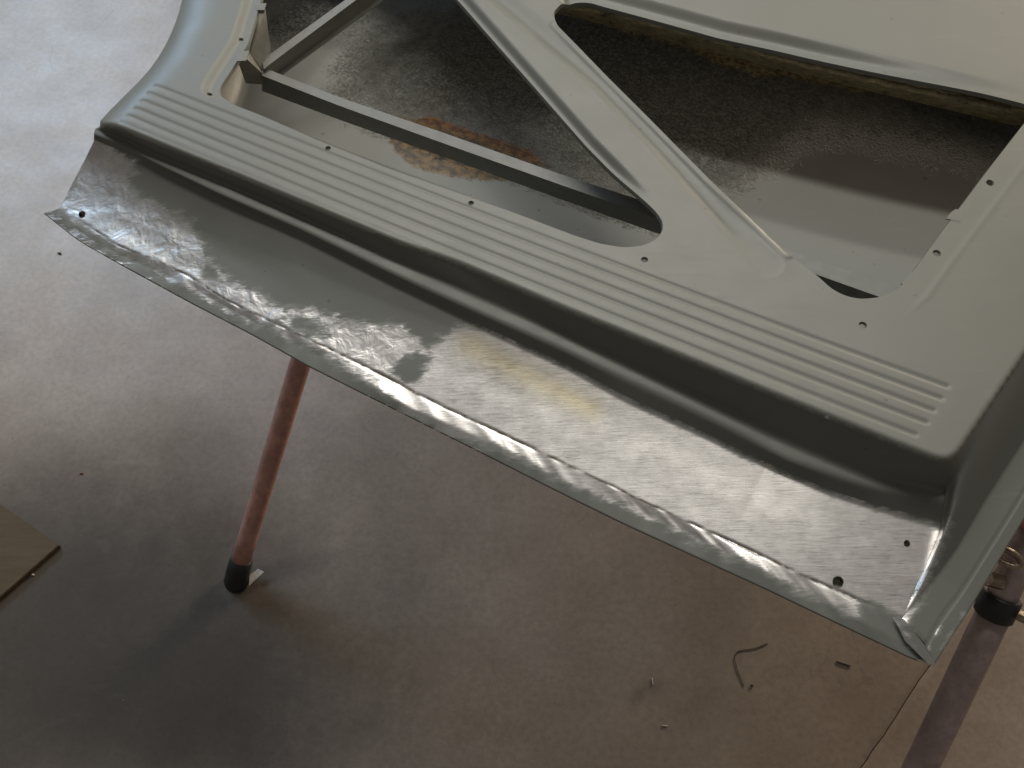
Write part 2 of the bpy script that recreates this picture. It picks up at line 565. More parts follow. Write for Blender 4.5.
HOLES = [((208.5, 92.5), 3.0), ((240, 36.5), 2.6), ((328, 148.5), 2.9), ((471, 203), 3.0), ((644.5, 260), 3.6), ((863, 325), 4.2), ((937, 253), 4.2), ((990, 183), 4.0)]

ar_px = resample(EDGE_A + EDGE_R, 480, 8)
cut = int(np.argmin(np.linalg.norm(ar_px - np.array([949, 466]), axis=1)))
ar_pl = plan(ar_px, -0.006)
a_pl, r_pl = ar_pl[:cut + 1], ar_pl[cut + 1:]
CORNER = ar_px[cut]
s_pl = plan(resample(SILH, 110, 6), -0.012)
a_pl[0] = s_pl[0]
top_pl = plan(resample(TOPX, 40), 0)
outline = np.vstack([a_pl, r_pl, top_pl[1:-1], s_pl[::-1][:-1]])


def rounded_loop(pts, step=0.003, sm=3):
    p = plan(pts)
    p = np.vstack([p, p[:1]])
    L = np.linalg.norm(np.diff(p, axis=0), axis=1).sum()
    n = int(L / step)
    q = resample(p, n + 1)[:-1]
    k = np.hanning(2 * sm + 3)[1:-1]
    k /= k.sum()
    e = np.vstack([q[-sm:], q, q[:sm]])
    return np.stack([np.convolve(e[:, c], k, 'valid') for c in range(2)], -1)


lo = rounded_loop(LEFT_OPEN)
ro = rounded_loop(RIGHT_OPEN)
hole_loops = []
for (c, r) in HOLES:
    cc = plan([c])[0]
    rr = np.linalg.norm(plan([(c[0] + r, c[1])])[0] - cc)
    hole_loops.append(np.array([[cc[0] + rr * math.cos(a), cc[1] + rr * math.sin(a)] for a in np.linspace(0, 2 * math.pi, 17)[:-1]]))

ch_line = plan([(440, -55), (503, 0), (600, 81), (666, 150), (720, 210), (768, 264)])
be_line = plan([(378, -92), (400, -68), (462, 0), (531, 78), (587, 142), (640, 196), (656, 212)])
br_line = plan([(556, 25), (587, 56), (650, 119), (712, 182), (787, 253)])
te_line = plan([(578, -4), (603, 1), (640, 11), (720, 33), (781, 46), (881, 70), (960, 88), (1010, 100)])
lr_line = plan([(290, -95), (272, -45), (259, 0), (247, 41), (227, 72), (219, 86)])
rc_line = plan([(1085, 76), (1024, 166), (950, 265), (927, 297), (900, 322)])
ar_line = np.vstack([a_pl, r_pl])
# pressed corrugations
GL_ = [(155, 85), (148.5, 92.5), (142, 100), (135, 107.5), (128, 115), (121, 121.5)]
GR_ = [(947, 386.5), (941, 398.5), (933, 410.5), (926, 422.5), (915, 434.5), (420, 246)]
GD_ = [1.0, 1.0, 1.0, 1.0, 0.9, 0.45]
corr = []
for (a, b) in zip(GL_, GR_):
    tq = np.linspace(0, 1, 24)
    sg = (3.5 if b[0] > 500 else 0.5) * 4 * tq * (1 - tq)
    corr.append(np.stack([a[0] + (b[0] - a[0]) * tq, a[1] + (b[1] - a[1]) * tq + sg], -1))
corr_pl = [plan(c) for c in corr]


def zf(P):
    """Height of the stamped inner panel over its plan."""
    z = np.full(len(P), Z0)
    rr = 0.0055
    d = dist_poly(P, ar_line)
    k = np.clip(1 - d / rr, 0, 1)
    z -= rr * (1 - np.sqrt(np.clip(1 - k * k, 0, 1)))
    d = dist_poly(P, s_pl)
    k = np.clip(1 - d / 0.048, 0, 1)
    z -= 0.015 * k ** 2.2
    d = dist_poly(P, ch_line)
    z -= 0.0026 * (1 - smooth(0.001, 0.0160, d)) * smooth(0.0, 0.07, np.linalg.norm(P - ch_line[-1], axis=1) - 0.012)
    z += 0.0004 * np.exp(-((d - 0.0175) / 0.003) ** 2)
    d = dist_poly(P, be_line)
    z -= 0.0075 * (1 - smooth(0.0035, 0.0125, d)) * smooth(0.004, 0.085, np.linalg.norm(P - be_line[-1], axis=1))
    d = dist_poly(P, br_line)
    z += 0.0012 * np.exp(-((d - 0.0045) / 0.0022) ** 2)
    d = dist_poly(P, te_line)
    z -= 0.0085 * (1 - smooth(0.009, 0.027, d)) * (1 - smooth(te_line[-4, 0], te_line[-1, 0] + 0.03, P[:, 0]))
    d = dist_poly(P, lr_line)
    z -= 0.0050 * (1 - smooth(0.009, 0.022, d))
    d = dist_poly(P, rc_line)
    z += 0.0003 * np.exp(-(d / 0.0028) ** 2) * smooth(0.0, 0.05, np.linalg.norm(P - rc_line[-1], axis=1))
    for ln, gd in zip(corr_pl, GD_):
        m = (P[:, 0] > ln[:, 0].min() - 0.02) & (P[:, 0] < ln[:, 0].max() + 0.02) & (P[:, 1] > ln[:, 1].min() - 0.02) & (P[:, 1] < ln[:, 1].max() + 0.02)
        if m.any():
            d = dist_poly(P[m], ln)
            z[m] -= gd * 0.0009 * np.exp(-(d / 0.0027) ** 2)
    # gentle oil-canning of thin sheet
    u = P[:, 0] * 7.1 + P[:, 1] * 3.3
    v = P[:, 0] * -2.9 + P[:, 1] * 6.2
    z += 0.0006 * np.sin(u * 1.7) * np.sin(v * 1.3 + 0.4)
    return z


def panel_points():
    lo_b, hi_b = outline.min(0), outline.max(0)
    hx = 0.0023
    xs = np.arange(lo_b[0], hi_b[0], hx)
    ys = np.arange(lo_b[1], hi_b[1], hx * 0.866)
    X, Y = np.meshgrid(xs, ys)
    X = X + (np.arange(len(ys)) % 2)[:, None] * hx / 2
    I, J = np.meshgrid(np.arange(len(xs)), np.arange(len(ys)))
    P = np.stack([X.ravel(), Y.ravel()], -1)
    coarse = ((I % 4 == 0) & (J % 4 == 0)).ravel()
    near = np.zeros(len(P), bool)
    for ln, w in ((ch_line, 0.020), (be_line, 0.016), (br_line, 0.010), (te_line, 0.030), (lr_line, 0.025), (rc_line, 0.007), (ar_line, 0.009)):
        near |= dist_poly(P, ln) < w
    for hl in hole_loops:
        near |= np.linalg.norm(P - hl.mean(0), axis=1) < 0.010
    band = np.zeros(len(P), bool)
    for ln in corr_pl:
        band |= dist_poly(P, ln) < 0.0075
    keep = (coarse | near) & ~band
    P = P[keep]
    ex = []
    for c in corr:
        n = int(np.hypot(*(c[-1] - c[0])) / 2.6)
        q = resample(c, n)
        d = np.gradient(q, axis=0)
        d /= np.linalg.norm(d, axis=1)[:, None]
        nn = np.stack([-d[:, 1], d[:, 0]], -1)
        for of in (-6, -4.6, -3.4, -2.4, -1.5, -0.7, 0, 0.7, 1.5, 2.4, 3.4, 4.6, 6):
            ex.append(q + nn * of)
        for e_, sgn in ((0, -1), (-1, 1)):
            for rr_ in (1.0, 2.0, 3.2, 4.5, 6.0):
                for an in np.linspace(-1.3, 1.3, 7):
                    dd = d[e_] * sgn
                    ex.append((q[e_] + rr_ * (dd * math.cos(an) + np.array([-dd[1], dd[0]]) * math.sin(an)))[None])
    P = np.vstack([P, plan(np.vstack(ex))])
    ok = inside(P, outline) & (dist_poly(P, np.vstack([outline, outline[:1]])) > 0.0012)
    for lp in [lo, ro] + hole_loops:
        ok &= ~inside(P, lp) & (dist_poly(P, np.vstack([lp, lp[:1]])) > 0.0011)
    return P[ok]


loops = [outline, lo, ro] + hole_loops
pts = []
edges = []
for lp in loops:
    b = len(pts)
    pts += [tuple(p) for p in lp]
    edges += [(b + i, b + (i + 1) % len(lp)) for i in range(len(lp))]
pts += [tuple(p) for p in panel_points()]
res = delaunay_2d_cdt([Vector(p) for p in pts], edges, [], 0, 1e-6)
PV = np.array([tuple(v) for v in res[0]])
PF = np.array([f for f in res[2] if len(f) == 3])
cen = PV[PF].mean(1)
ok = inside(cen, outline)
for lp in loops[1:]:
    ok &= ~inside(cen, lp)
PF = PF[ok]
a_, b_, c_ = PV[PF[:, 0]], PV[PF[:, 1]], PV[PF[:, 2]]
cr = (b_[:, 0] - a_[:, 0]) * (c_[:, 1] - a_[:, 1]) - (b_[:, 1] - a_[:, 1]) * (c_[:, 0] - a_[:, 0])
PF[cr < 0] = PF[cr < 0][:, ::-1]
V = [tuple(p) + (z,) for p, z in zip(PV, zf(PV))]
Fc = [tuple(f) for f in PF]
# turned-down edges of the openings and screw holes
for lp, dep in [(lo, 0.005), (ro, 0.005)] + [(h, 0.003) for h in hole_loops]:
    z = zf(lp)
    cc = lp.mean(0)
    n = len(lp)
    b = len(V)
    for k, (q, sh) in enumerate(((0.0, 0.0), (0.5, 0.0008), (1.0, 0.001))):
        # move slightly into the opening as the edge rolls down
        tang = np.roll(lp, -1, 0) - np.roll(lp, 1, 0)
        nn = np.stack([tang[:, 1], -tang[:, 0]], -1)
        nn /= np.linalg.norm(nn, axis=1)[:, None] + 1e-12
        if inside((lp + nn * 0.001)[:1], lp)[0] == False:
            nn = -nn
        pp = lp + nn * sh
        V += [(x, y, zz - dep * q) for (x, y), zz in zip(pp, z)]
    Fc += grid_faces(3, n, b, True)
panel = dpart('inner_panel', V, Fc, M_PRIMER)

# ---- lower edge: step, ledge, ground-back sill and hem flange
NT_, = (1000,)
lines = {
    'A': [tuple(p) for p in ar_px[:cut + 1]],
    'B1': [(95, 129), (124, 138), (158, 155), (220, 181), (299, 215), (392, 259), (425, 274), (487, 301), (562, 333), (578, 341), (620, 361), (687, 391), (740, 416), (786, 441), (812, 452), (863, 472), (946, 491)],
    'B2': [(94, 134), (124, 146), (158, 164), (220, 194), (299, 228), (392, 273), (425, 288), (487, 316), (562, 349), (578, 357), (620, 377), (687, 408), (740, 434), (786, 459), (812, 468), (863, 485), (943, 502)],
    'C': [(94, 141), (136, 158), (199, 188), (299, 236), (392, 284), (425, 301), (500, 337), (570, 369), (625, 400), (700, 434), (760, 463), (812, 486), (837, 496), (875, 508), (942, 527)],
    'D1': [(60, 208), (86, 225), (116, 246), (147, 257), (182, 273), (228, 302), (259, 317), (328, 349), (384, 377), (437, 405), (506, 437), (562, 463), (656, 508), (750, 551), (809, 579), (850, 597), (902, 619)],
    'D2': [(53, 211), (82, 231), (112, 251), (150, 268), (190, 287), (250, 320), (330, 361), (406, 406), (500, 446), (570, 483), (625, 504), (750, 563), (780, 580), (858, 620), (905, 643), (922, 650)],
    'E': [(44, 213), (78, 240), (126, 267), (192, 303), (250, 333), (309, 366), (391, 407), (469, 446), (570, 497), (625, 524), (769, 590), (842, 625), (914, 659), (931, 664)],
}
t = np.linspace(0, 1, NT_)
px = {k: resample(v, NT_, 18) for k, v in lines.items()}


def tz(*kv):
    return np.interp(t, [k for k, _ in kv], [v for _, v in kv])


zA = zf(a_pl)
P_A = bp(px['A'][:, 0], px['A'][:, 1], Z0 - 0.0065)
P_A[:, :2] = resample(a_pl, NT_)
P_A[:, 2] = zf(P_A[:, :2])
wob = np.array([noise.noise(Vector((x * 14, 0.3, 0))) for x in t])
wob2 = np.array([noise.noise(Vector((x * 55, 7.3, 0))) for x in t])
dz = {
    'B1': tz((0, -.022), (.15, -.021), (.5, -.027), (.8, -.041), (1, -.044)),
    'B2': tz((0, -.023), (.15, -.022), (.5, -.028), (.8, -.042), (1, -.045)),
    'C': tz((0, -.032), (.15, -.032), (.5, -.044), (.8, -.059), (1, -.062)),
    'D1': tz((0, -.064), (.12, -.062), (.3, -.060), (.6, -.063), (1, -.070)),
    'D2': tz((0, -.066), (.12, -.0645), (.3, -.0622), (.6, -.0650), (.85, -.069), (1, -.072)) + 0.0016 * wob + 0.0008 * wob2,
    'E': tz((0, -.067), (.3, -.0645), (.85, -.071), (1, -.074)),
}
P3 = {k: bp(px[k][:, 0], px[k][:, 1], Z0 + dz[k]) for k in dz}
P3['A'] = P_A
# hollow lower sill
kM = tz((0, .60), (.15, .5), (.5, .5), (1, .5))
wM = tz((0, .82), (.12, .74), (.35, .60), (.7, .54), (1, .52))
pm = px['C'] + (px['D1'] - px['C']) * kM[:, None]
P3['M'] = bp(pm[:, 0], pm[:, 1], Z0 + dz['C'] + (dz['D1'] - dz['C']) * wM)
pm1 = px['C'] + (px['D1'] - px['C']) * 0.25
w1 = tz((0, .50), (.12, .42), (.35, .33), (1, .27))
P3['M1'] = bp(pm1[:, 0], pm1[:, 1], Z0 + dz['C'] + (dz['D1'] - dz['C']) * w1)
pm2 = px['C'] + (px['D1'] - px['C']) * 0.80
w2 = tz((0, .95), (.12, .92), (.35, .84), (1, .82))
P3['M2'] = bp(pm2[:, 0], pm2[:, 1], Z0 + dz['C'] + (dz['D1'] - dz['C']) * w2)
groove = (0.0014 + 0.0008 * wob)[:, None] * np.array([0, 0, -1])
seq = [('A', 26), ('B1', 10), ('B2', 16), ('C', 22), ('M1', 22), ('M', 26), ('M2', 20), ('D1', 12), ('D2', 14), ('E', 0)]
rows = []
for (k, n), (k2, _) in zip(seq[:-1], seq[1:]):
    for i in range(n):
        rows.append(P3[k] + (P3[k2] - P3[k]) * (i / n))
rows.append(P3['E'])
G = np.array(rows)                                   # (s, t, 3)
ns = len(G)
sig = np.interp(np.arange(ns), [0, 6, 40, 55, 72, 130, 140, 150, ns - 1], [1.2, 2.0, 1.8, 1.8, 6, 6, 2.0, 1.6, 1.2])
S = G.copy()
for i in range(1, ns - 1):
    w = int(min(3 * sig[i], i, ns - 1 - i))
    if w < 1:
        continue
    o = np.arange(-w, w + 1)
    kk = np.exp(-0.5 * (o / sig[i]) ** 2)
    kk /= kk.sum()
    S[i] = np.tensordot(kk, G[i - w:i + w + 1], 1)
G = S
iC, iD1 = 52, 142
iD2 = iD1 + 12
rowi = np.arange(ns)
# seam groove where the patch was welded to the flange, and hammered unevenness of the repaired metal
for i in range(ns):
    gq = math.exp(-((i - iD1 + 1) / 1.7) ** 2)
    G[i, :, 2] -= gq * np.clip(0.0002 + 0.0006 * wob2 + 0.0004 * wob, 0, 1) * smooth(0.02, 0.06, t)
    if iD1 < i < ns - 1:
        G[i, :, 2] += 0.0004 * wob2 * math.sin(math.pi * (i - iD1) / (ns - 1 - iD1))
proj_s = (rowi - iC) / (iD1 - iC)
amp = np.clip(np.sin(np.clip(proj_s, 0, 1) * math.pi), 0, 1)
for i in range(iC, iD1):
    left = 1 - smooth(0.18, 0.50, t)
    lump = np.array([noise.noise(Vector((x * 26, proj_s[i] * 3.2, 1.7))) for x in t[::4]])
    lump = np.interp(t, t[::4], lump)
    G[i, :, 2] += amp[i] * (0.0010 * left + 0.0001) * lump
# hem: folded edge
hem1 = G[-1] + np.array([0, 0, -0.0028])
inw = G[-3] - G[-1]
inw[:, 2] = 0
inw /= np.linalg.norm(inw, axis=1)[:, None]
hem2 = hem1 + inw * 0.045
G = np.concatenate([G, (G[-1] + np.array([0, 0, -0.0012]))[None] - inw[None] * 0.0005, hem1[None], hem2[None]])
ns = len(G)
# photo-space position of each vertex, to lay out wear traced from the photograph
def to_px(P):
    d = P - np.array([0, 0, CH])
    zc = d[..., 1] * CP - d[..., 2] * SP
    xx = d[..., 0]
    yy = d[..., 1] * SP + d[..., 2] * CP
    return np.stack([512 + F * xx / zc, 384 - F * yy / zc], -1)


Q = to_px(G).reshape(-1, 2)
BARE = np.array([(85, 136), (93, 136), (115, 148), (136, 160), (134, 173), (120, 182), (136, 193), (152, 203), (170, 213), (188, 223), (196, 236), (204, 249), (213, 262), (222, 275), (238, 287), (252, 291),
                 (266, 301), (285, 312), (300, 309), (312, 307), (331, 317), (356, 324), (380, 325), (403, 327), (415, 337), (427, 349), (437, 343), (453, 329), (475, 327), (500, 334), (531, 350),
                 (570, 367), (603, 384), (640, 404), (687, 427), (744, 455), (812, 485), (863, 502), (915, 520), (946, 527), (930, 560), (906, 622), (893, 612), (880, 606), (858, 599), (857, 618),
                 (800, 592), (750, 565), (700, 542), (625, 506), (570, 485), (500, 450), (440, 428), (406, 408), (370, 384), (330, 358), (300, 341), (270, 329), (235, 314), (200, 293), (170, 279),
                 (147, 262), (116, 248), (88, 230), (70, 218), (60, 205), (70, 188), (82, 165)], float)
bare = sdist(Q, BARE)
ISL = [np.array([(391, 369), (405, 356), (417, 351), (431, 358), (417, 381), (407, 384), (392, 375)], float),
       np.array([(206, 262), (216, 268), (221, 279), (212, 284), (203, 276)], float),
       np.array([(279, 322), (300, 316), (318, 322), (330, 336), (310, 336)], float)]
for k, poly in enumerate(ISL):
    bare = np.minimum(bare, -sdist(Q, poly) * (1.2 if k == 0 else 0.8))
SI, TI = np.meshgrid(np.arange(ns), t, indexing='ij')
SI, TI = SI.ravel(), TI.ravel()
bare = np.where(SI < iC - 3, -30, bare)
scuff = np.clip((SI - iD2 + 1) / 4, 0, 1) * (0.22 + 0.75 * np.exp(-((TI - 0.02) / 0.10) ** 2) + 0.6 * np.exp(-((TI - 0.45) / 0.07) ** 2) + 0.9 * np.exp(-((TI - 1.0) / 0.02) ** 2))
scuff += np.where((SI > ns - 6), 0.22, 0)
swirl = 1 - smooth(0.36, 0.46, TI) * 0.97
straw = np.exp(-(dist_poly(Q, np.array([(470, 345), (520, 372), (590, 408)], float)) / 13.0) ** 2)
seam = np.exp(-((SI - iD1 + 1) / 1.6) ** 2) * smooth(0.0, 0.05, TI)
# drilled holes through the sill
Gf = G.reshape(-1, 3)
faces = np.array([f[::-1] for f in grid_faces(ns, NT_)])
SH = [((838, 582), 5.6), ((82, 214.5), 3.4), ((907, 543.5), 3.2)]
drop = np.zeros(len(faces), bool)
Vx = Gf.copy()
for (c, r) in SH:
    d = np.linalg.norm(Q - np.array(c), axis=1)
    ins = d < r
    drop |= ins[faces].all(1)
    rim = np.zeros(len(Q), bool)
    # vertices just inside, next to the hole edge, slide out to the true circle
    touch = ins[faces].any(1) & ~ins[faces].all(1)
    rim[np.unique(faces[touch])] = True
    rim &= ins
    for i in np.where(rim)[0]:
        dirv = (Q[i] - np.array(c)) / max(d[i], 1e-6)
        tgt = np.array(c) + dirv * r
        Vx[i] = bp(tgt[0], tgt[1], Gf[i, 2])
faces = faces[~drop]
Vlist = [tuple(v) for v in Vx]
Flist = [tuple(f) for f in faces]
n_main = len(Vlist)
extra = 0
for (c, r) in SH:
    b = len(Vlist)
    zc = Gf[np.argmin(np.linalg.norm(Q - np.array(c), axis=1)), 2]
    m = 24
    ring = []
    for a in np.linspace(0, 2 * math.pi, m + 1)[:-1]:
        qx, qy = c[0] + (r + 0.3) * math.cos(a), c[1] + (r + 0.3) * math.sin(a)
        j = np.argmin(np.linalg.norm(Q - np.array([qx, qy]), axis=1))
        ring.append(bp(qx, qy, Gf[j, 2]))
    for dd in (0.0, 0.008):
        for p in ring:
            Vlist.append((p[0], p[1], p[2] - dd))
    Flist += grid_faces(2, m, b, True)
    extra += 2 * m


def pad(a, v):
    return np.r_[a, np.full(extra, v)]


dpart('sill_panel', Vlist, Flist, M_SILL, None, True,
      {'bare': pad(bare, 5), 'scuff': pad(scuff, 0), 'swirl': pad(swirl, 0.5), 'straw': pad(straw, 0), 'seam': pad(seam, 1)})

# ---- right end wall and its flange
nR = 220
R1 = r_pl
R1 = resample(np.vstack([a_pl[-1:], r_pl]), nR)
R1 = np.c_[R1, zf(R1)]
F2 = [(905, 621), (920, 600), (956, 551), (985, 501), (1024, 441), (1090, 340), (1150, 250), (1210, 160)]
F2b = [(925, 643), (940, 615), (960, 590), (1014, 505), (1024, 488), (1090, 385), (1150, 292), (1210, 200)]
F3 = [(935, 664), (956, 631), (964, 619), (1007, 547), (1024, 519), (1090, 412), (1150, 315), (1210, 220)]
zf2 = -0.068
R2 = bp(*resample(F2, nR, 8).T, Z0 + zf2)
R2b = bp(*resample(F2b, nR, 8).T, Z0 + zf2 - 0.003)
R3 = bp(*resample(F3, nR, 8).T, Z0 + zf2 - 0.006)
R2b[0, 2] = Z0 + zf2 - 0.004
# end profile shared with the sill
end = np.array([P3[k][-1] for k in ('A', 'B1', 'B2', 'C', 'M1', 'M', 'M2', 'D1')])
nS = 44
endc = resample(end, nS, 4)
tt = np.linspace(0, 1, nR)
rows = []
for i in range(nS):
    s = i / (nS - 1)
    lin = R1 + (R2 - R1) * s
    # end wall bulges over then runs straight
    lin = lin + np.array([0, 0, 1]) * 0.006 * math.sin(math.pi * s) * (1 - s)
    l0 = R1[0] + (R2[0] - R1[0]) * s
    dev = endc[i] - l0
    wgt = np.exp(-(tt / 0.045) ** 1.3)[:, None]
    rows.append(lin * 1.0 + dev * wgt * np.array([1, 1, 1]) - np.array([0, 0, 1]) * 0.006 * math.sin(math.pi * s) * (1 - s) * wgt)
for a, b, n in ((R2, R2b, 10), (R2b, R3, 8)):
    for i in range(1, n + 1):
        q = a + (b - a) * (i / n)
        if a is R2b and i == 1:
            q = q - np.array([0, 0, 0.0012])
        rows.append(q)
rows.append(R3 + np.array([0.0004, 0, -0.0028]))
rows.append(R3 + np.array([-0.012, 0.006, -0.003]))
GR = np.array(rows)
QR = to_px(GR).reshape(-1, 2)
SI2, TI2 = np.meshgrid(np.arange(len(GR)), tt, indexing='ij')
d_w = dist_poly(QR, np.array([(944, 526), (932, 556), (903, 622)], float))
b_r = 5.5 - d_w
CHIP = [((938, 632), 3.2), ((950, 636), 4.0), ((944, 646), 3), ((912, 636), 3.5), ((919, 644), 3), ((962, 617), 3), ((928, 650), 3)]
for (c, r) in CHIP:
    e = (QR - np.array(c)) @ np.array([[0.85, 0.5], [0.5, -0.85]])
    b_r = np.maximum(b_r, (r - np.sqrt((e[:, 0] * 1.6) ** 2 + (e[:, 1] * 0.7) ** 2)) * 2.5)
b_r = np.where((SI2.ravel() < 20), -30, b_r)
dpart('end_flange', GR.reshape(-1, 3), grid_faces(len(GR), nR)[:], M_SILL, None, True,
      {'bare': np.maximum(b_r, -30), 'scuff': np.where(np.abs(SI2.ravel() - nS) < 1.2, 0.35 * np.exp(-TI2.ravel() / 0.1), 0.0) + np.where(SI2.ravel() > len(GR) - 5, 0.2, 0),
       'swirl': np.full(len(QR), 0.3), 'straw': np.zeros(len(QR)), 'seam': np.zeros(len(QR))})
# mitre between bottom hem and end flange
mV = [tuple(bp(x, y, Z0 + z)) for x, y, z in [(904, 619, -.0650), (924, 644, -.0675), (936, 665, -.0705), (929, 664.5, -.070), (905, 641, -.068), (893, 617, -.066), (936, 665, -.0755), (929, 664.5, -.0755)]]
dpart('corner_tab', mV, [(0, 5, 4, 3, 2, 1), (3, 7, 6, 2)], M_SILL, None, False,
      {'bare': np.array([6, -14, -10, -12, -14, 5, -9, -9], float), 'scuff': np.array([.5, .2, .3, .3, .3, .4, .5, .5]), 'swirl': np.ones(8), 'straw': np.zeros(8), 'seam': np.zeros(8)})

# ---- left end wall (turned down edge over the wheel arch side)
sp = np.c_[s_pl, zf(s_pl)]
rows = [sp, sp + np.array([-0.0006, 0, -0.004]), sp + np.array([0.004, 0.0, -0.02]), sp + np.array([0.006, 0, -0.045]), sp + np.array([0.006, 0, -0.060])]
GL = np.array(rows)
dpart('side_return', GL.reshape(-1, 3), [f[::-1] for f in grid_faces(len(GL), len(sp))], M_PRIMER)

# ---- outer skin
e_pl = G[-1][::12, :2]
r3p = R3[::6, :2] + np.array([-0.010, 0.004])
l_pl = s_pl[::-1][::3] + np.array([0.006, 0])
t_pl = plan(resample(TOPX, 24), -0.05)[1:-1]
sk_out = np.vstack([e_pl, r3p, t_pl, l_pl])
lo_b, hi_b = sk_out.min(0), sk_out.max(0)
hx = 0.006
xs = np.arange(lo_b[0], hi_b[0], hx)
ys = np.arange(lo_b[1], hi_b[1], hx)
X, Y = np.meshgrid(xs, ys)
P = np.stack([X.ravel(), Y.ravel()], -1)
okp = inside(P, sk_out) & (dist_poly(P, np.vstack([sk_out, sk_out[:1]])) > 0.003)
P = P[okp]
n_o = len(sk_out)
res = delaunay_2d_cdt([Vector(p) for p in np.vstack([sk_out, P])], [(i, (i + 1) % n_o) for i in range(n_o)], [], 0, 1e-6)
KV = np.array([tuple(v) for v in res[0]])
KF = np.array([f for f in res[2] if len(f) == 3])
KF = KF[inside(KV[KF].mean(1), sk_out)]
a_, b_, c_ = KV[KF[:, 0]], KV[KF[:, 1]], KV[KF[:, 2]]
cr = (b_[:, 0] - a_[:, 0]) * (c_[:, 1] - a_[:, 1]) - (b_[:, 1] - a_[:, 1]) * (c_[:, 0] - a_[:, 0])
KF[cr < 0] = KF[cr < 0][:, ::-1]
dE = dist_poly(KV, np.vstack([e_pl, r3p]))
dall = dist_poly(KV, np.vstack([sk_out, sk_out[:1]]))
ztilt = np.interp(KV[:, 0], [-0.55, 0.40], [-0.0705, -0.0765])
kz = Z0 + ztilt - 0.072 * (1 - np.exp(-dE / 0.10)) * smooth(0, 0.05, dall + 0.0)
# shallow pressed swage running across the skin
sw = plan([(300, 70), (345, 20), (420, -60)], -0.11)
dsw = dist_poly(KV, sw)
kz += 0.004 * np.exp(-(dsw / 0.018) ** 2)
KQ = to_px(np.c_[KV, kz])


def gauss(q, s):
    return np.exp(-(dist_poly(KQ, np.array(q, float)) / s) ** 2)


tar = 0.62 * gauss([(470, 60), (520, 110), (610, 170)], 85) + 0.95 * gauss([(560, 30), (640, 80), (720, 120)], 66) + 0.30 * gauss([(390, 60), (430, 110)], 70) + 0.75 * gauss([(700, 60), (860, 90), (1000, 120)], 55)
below = KQ[:, 1] - (92 + 0.358 * (KQ[:, 0] - 262))
tar = np.clip(tar, 0, 1.0) * np.where(KQ[:, 0] < 690, 1 - smooth(0, 14, below), 1.0)
tar += 1.0 * gauss([(285, 28), (330, -5), (360, -40)], 24)
tar += 0.18 * gauss([(330, 120), (380, 90)], 40)
rust = 0.95 * gauss([(430, 126), (470, 139), (525, 158)], 12) + 0.5 * gauss([(405, 120), (430, 128)], 7) + 0.5 * gauss([(525, 158), (548, 166)], 6)
rust += 0.42 * gauss([(560, 6), (640, 30)], 10)
ochre = 1.0 * gauss([(575, 8), (650, 30), (760, 62), (860, 84)], 10) + 0.5 * gauss([(720, 58), (760, 70)], 14) + 0.6 * gauss([(860, 84), (960, 104)], 6)
patch = sdist(KQ, np.array([(386, 132), (392, 146), (402, 158), (415, 168), (436, 173), (460, 178), (490, 181), (512, 180), (530, 176), (540, 165), (450, 130), (400, 118)], float)) * 0.35
dpart('outer_skin', np.c_[KV, kz], KF, M_SKIN, None, True, {'tar': tar, 'rust': np.clip(rust, 0, 1), 'ochre': ochre, 'patch': np.clip(patch, -8, 8)})

# ---- stiffening bar and window channel inside the door
def strip_part(name, mat, stations, n=90, parent=None, thick=0.0016):
    """Folded sheet strip: list of (polyline px, dz) running side by side."""
    rws = [bp(*resample(p, n, 3).T, Z0 + z) for p, z in stations]
    Gs = np.array(rws)
    Vv = list(map(tuple, Gs.reshape(-1, 3)))
    Ff = [f[::-1] for f in grid_faces(len(rws), n)]
    o = dpart(name, Vv, Ff, mat, parent, False)
    md = o.modifiers.new('sheet', 'SOLIDIFY')
    md.thickness = thick
    md.offset = -1
    return o


U = [(262, 67), (340, 97.5), (447, 134), (560, 174), (659, 206), (787, 250), (905, 290)]
L_ = [(262, 75.5), (340, 106), (447, 144.5), (560, 184.5), (659, 219), (818, 275), (905, 306)]
Fb = [(262, 91), (340, 120), (447, 158), (560, 199), (662, 235), (818, 292), (905, 322)]
strip_part('stiffening_bar', M_BAR, [([(x, y + 6) for x, y in U], -0.066), (U, -0.056), (L_, -0.056), (Fb, -0.103)])
U2 = [(262, 60), (273, 52), (345, 0), (400, -40), (440, -70)]
L2 = [(264, 69), (270, 64), (356, 0), (411, -40), (451, -70)]
F2_ = [(271, 78), (277, 73), (368, 6), (424, -34), (464, -64)]
G2 = [(275, 80), (281, 75), (372, 8), (428, -32), (468, -62)]
strip_part('window_channel', M_BAR, [(U2, -0.050), (L2, -0.050), (F2_, -0.078), (G2, -0.078)], 60)
# bracket tying bar, channel and panel together
def poly_part(name, mat, pts, parent=None, thick=0.0016):
    Vv = [tuple(bp(x, y, Z0 + z)) for x, y, z in pts]
    o = dpart(name, Vv, [tuple(range(len(Vv)))], mat, parent, False)
    md = o.modifiers.new('sheet', 'SOLIDIFY')
    md.thickness = thick
    md.offset = 0
    return o


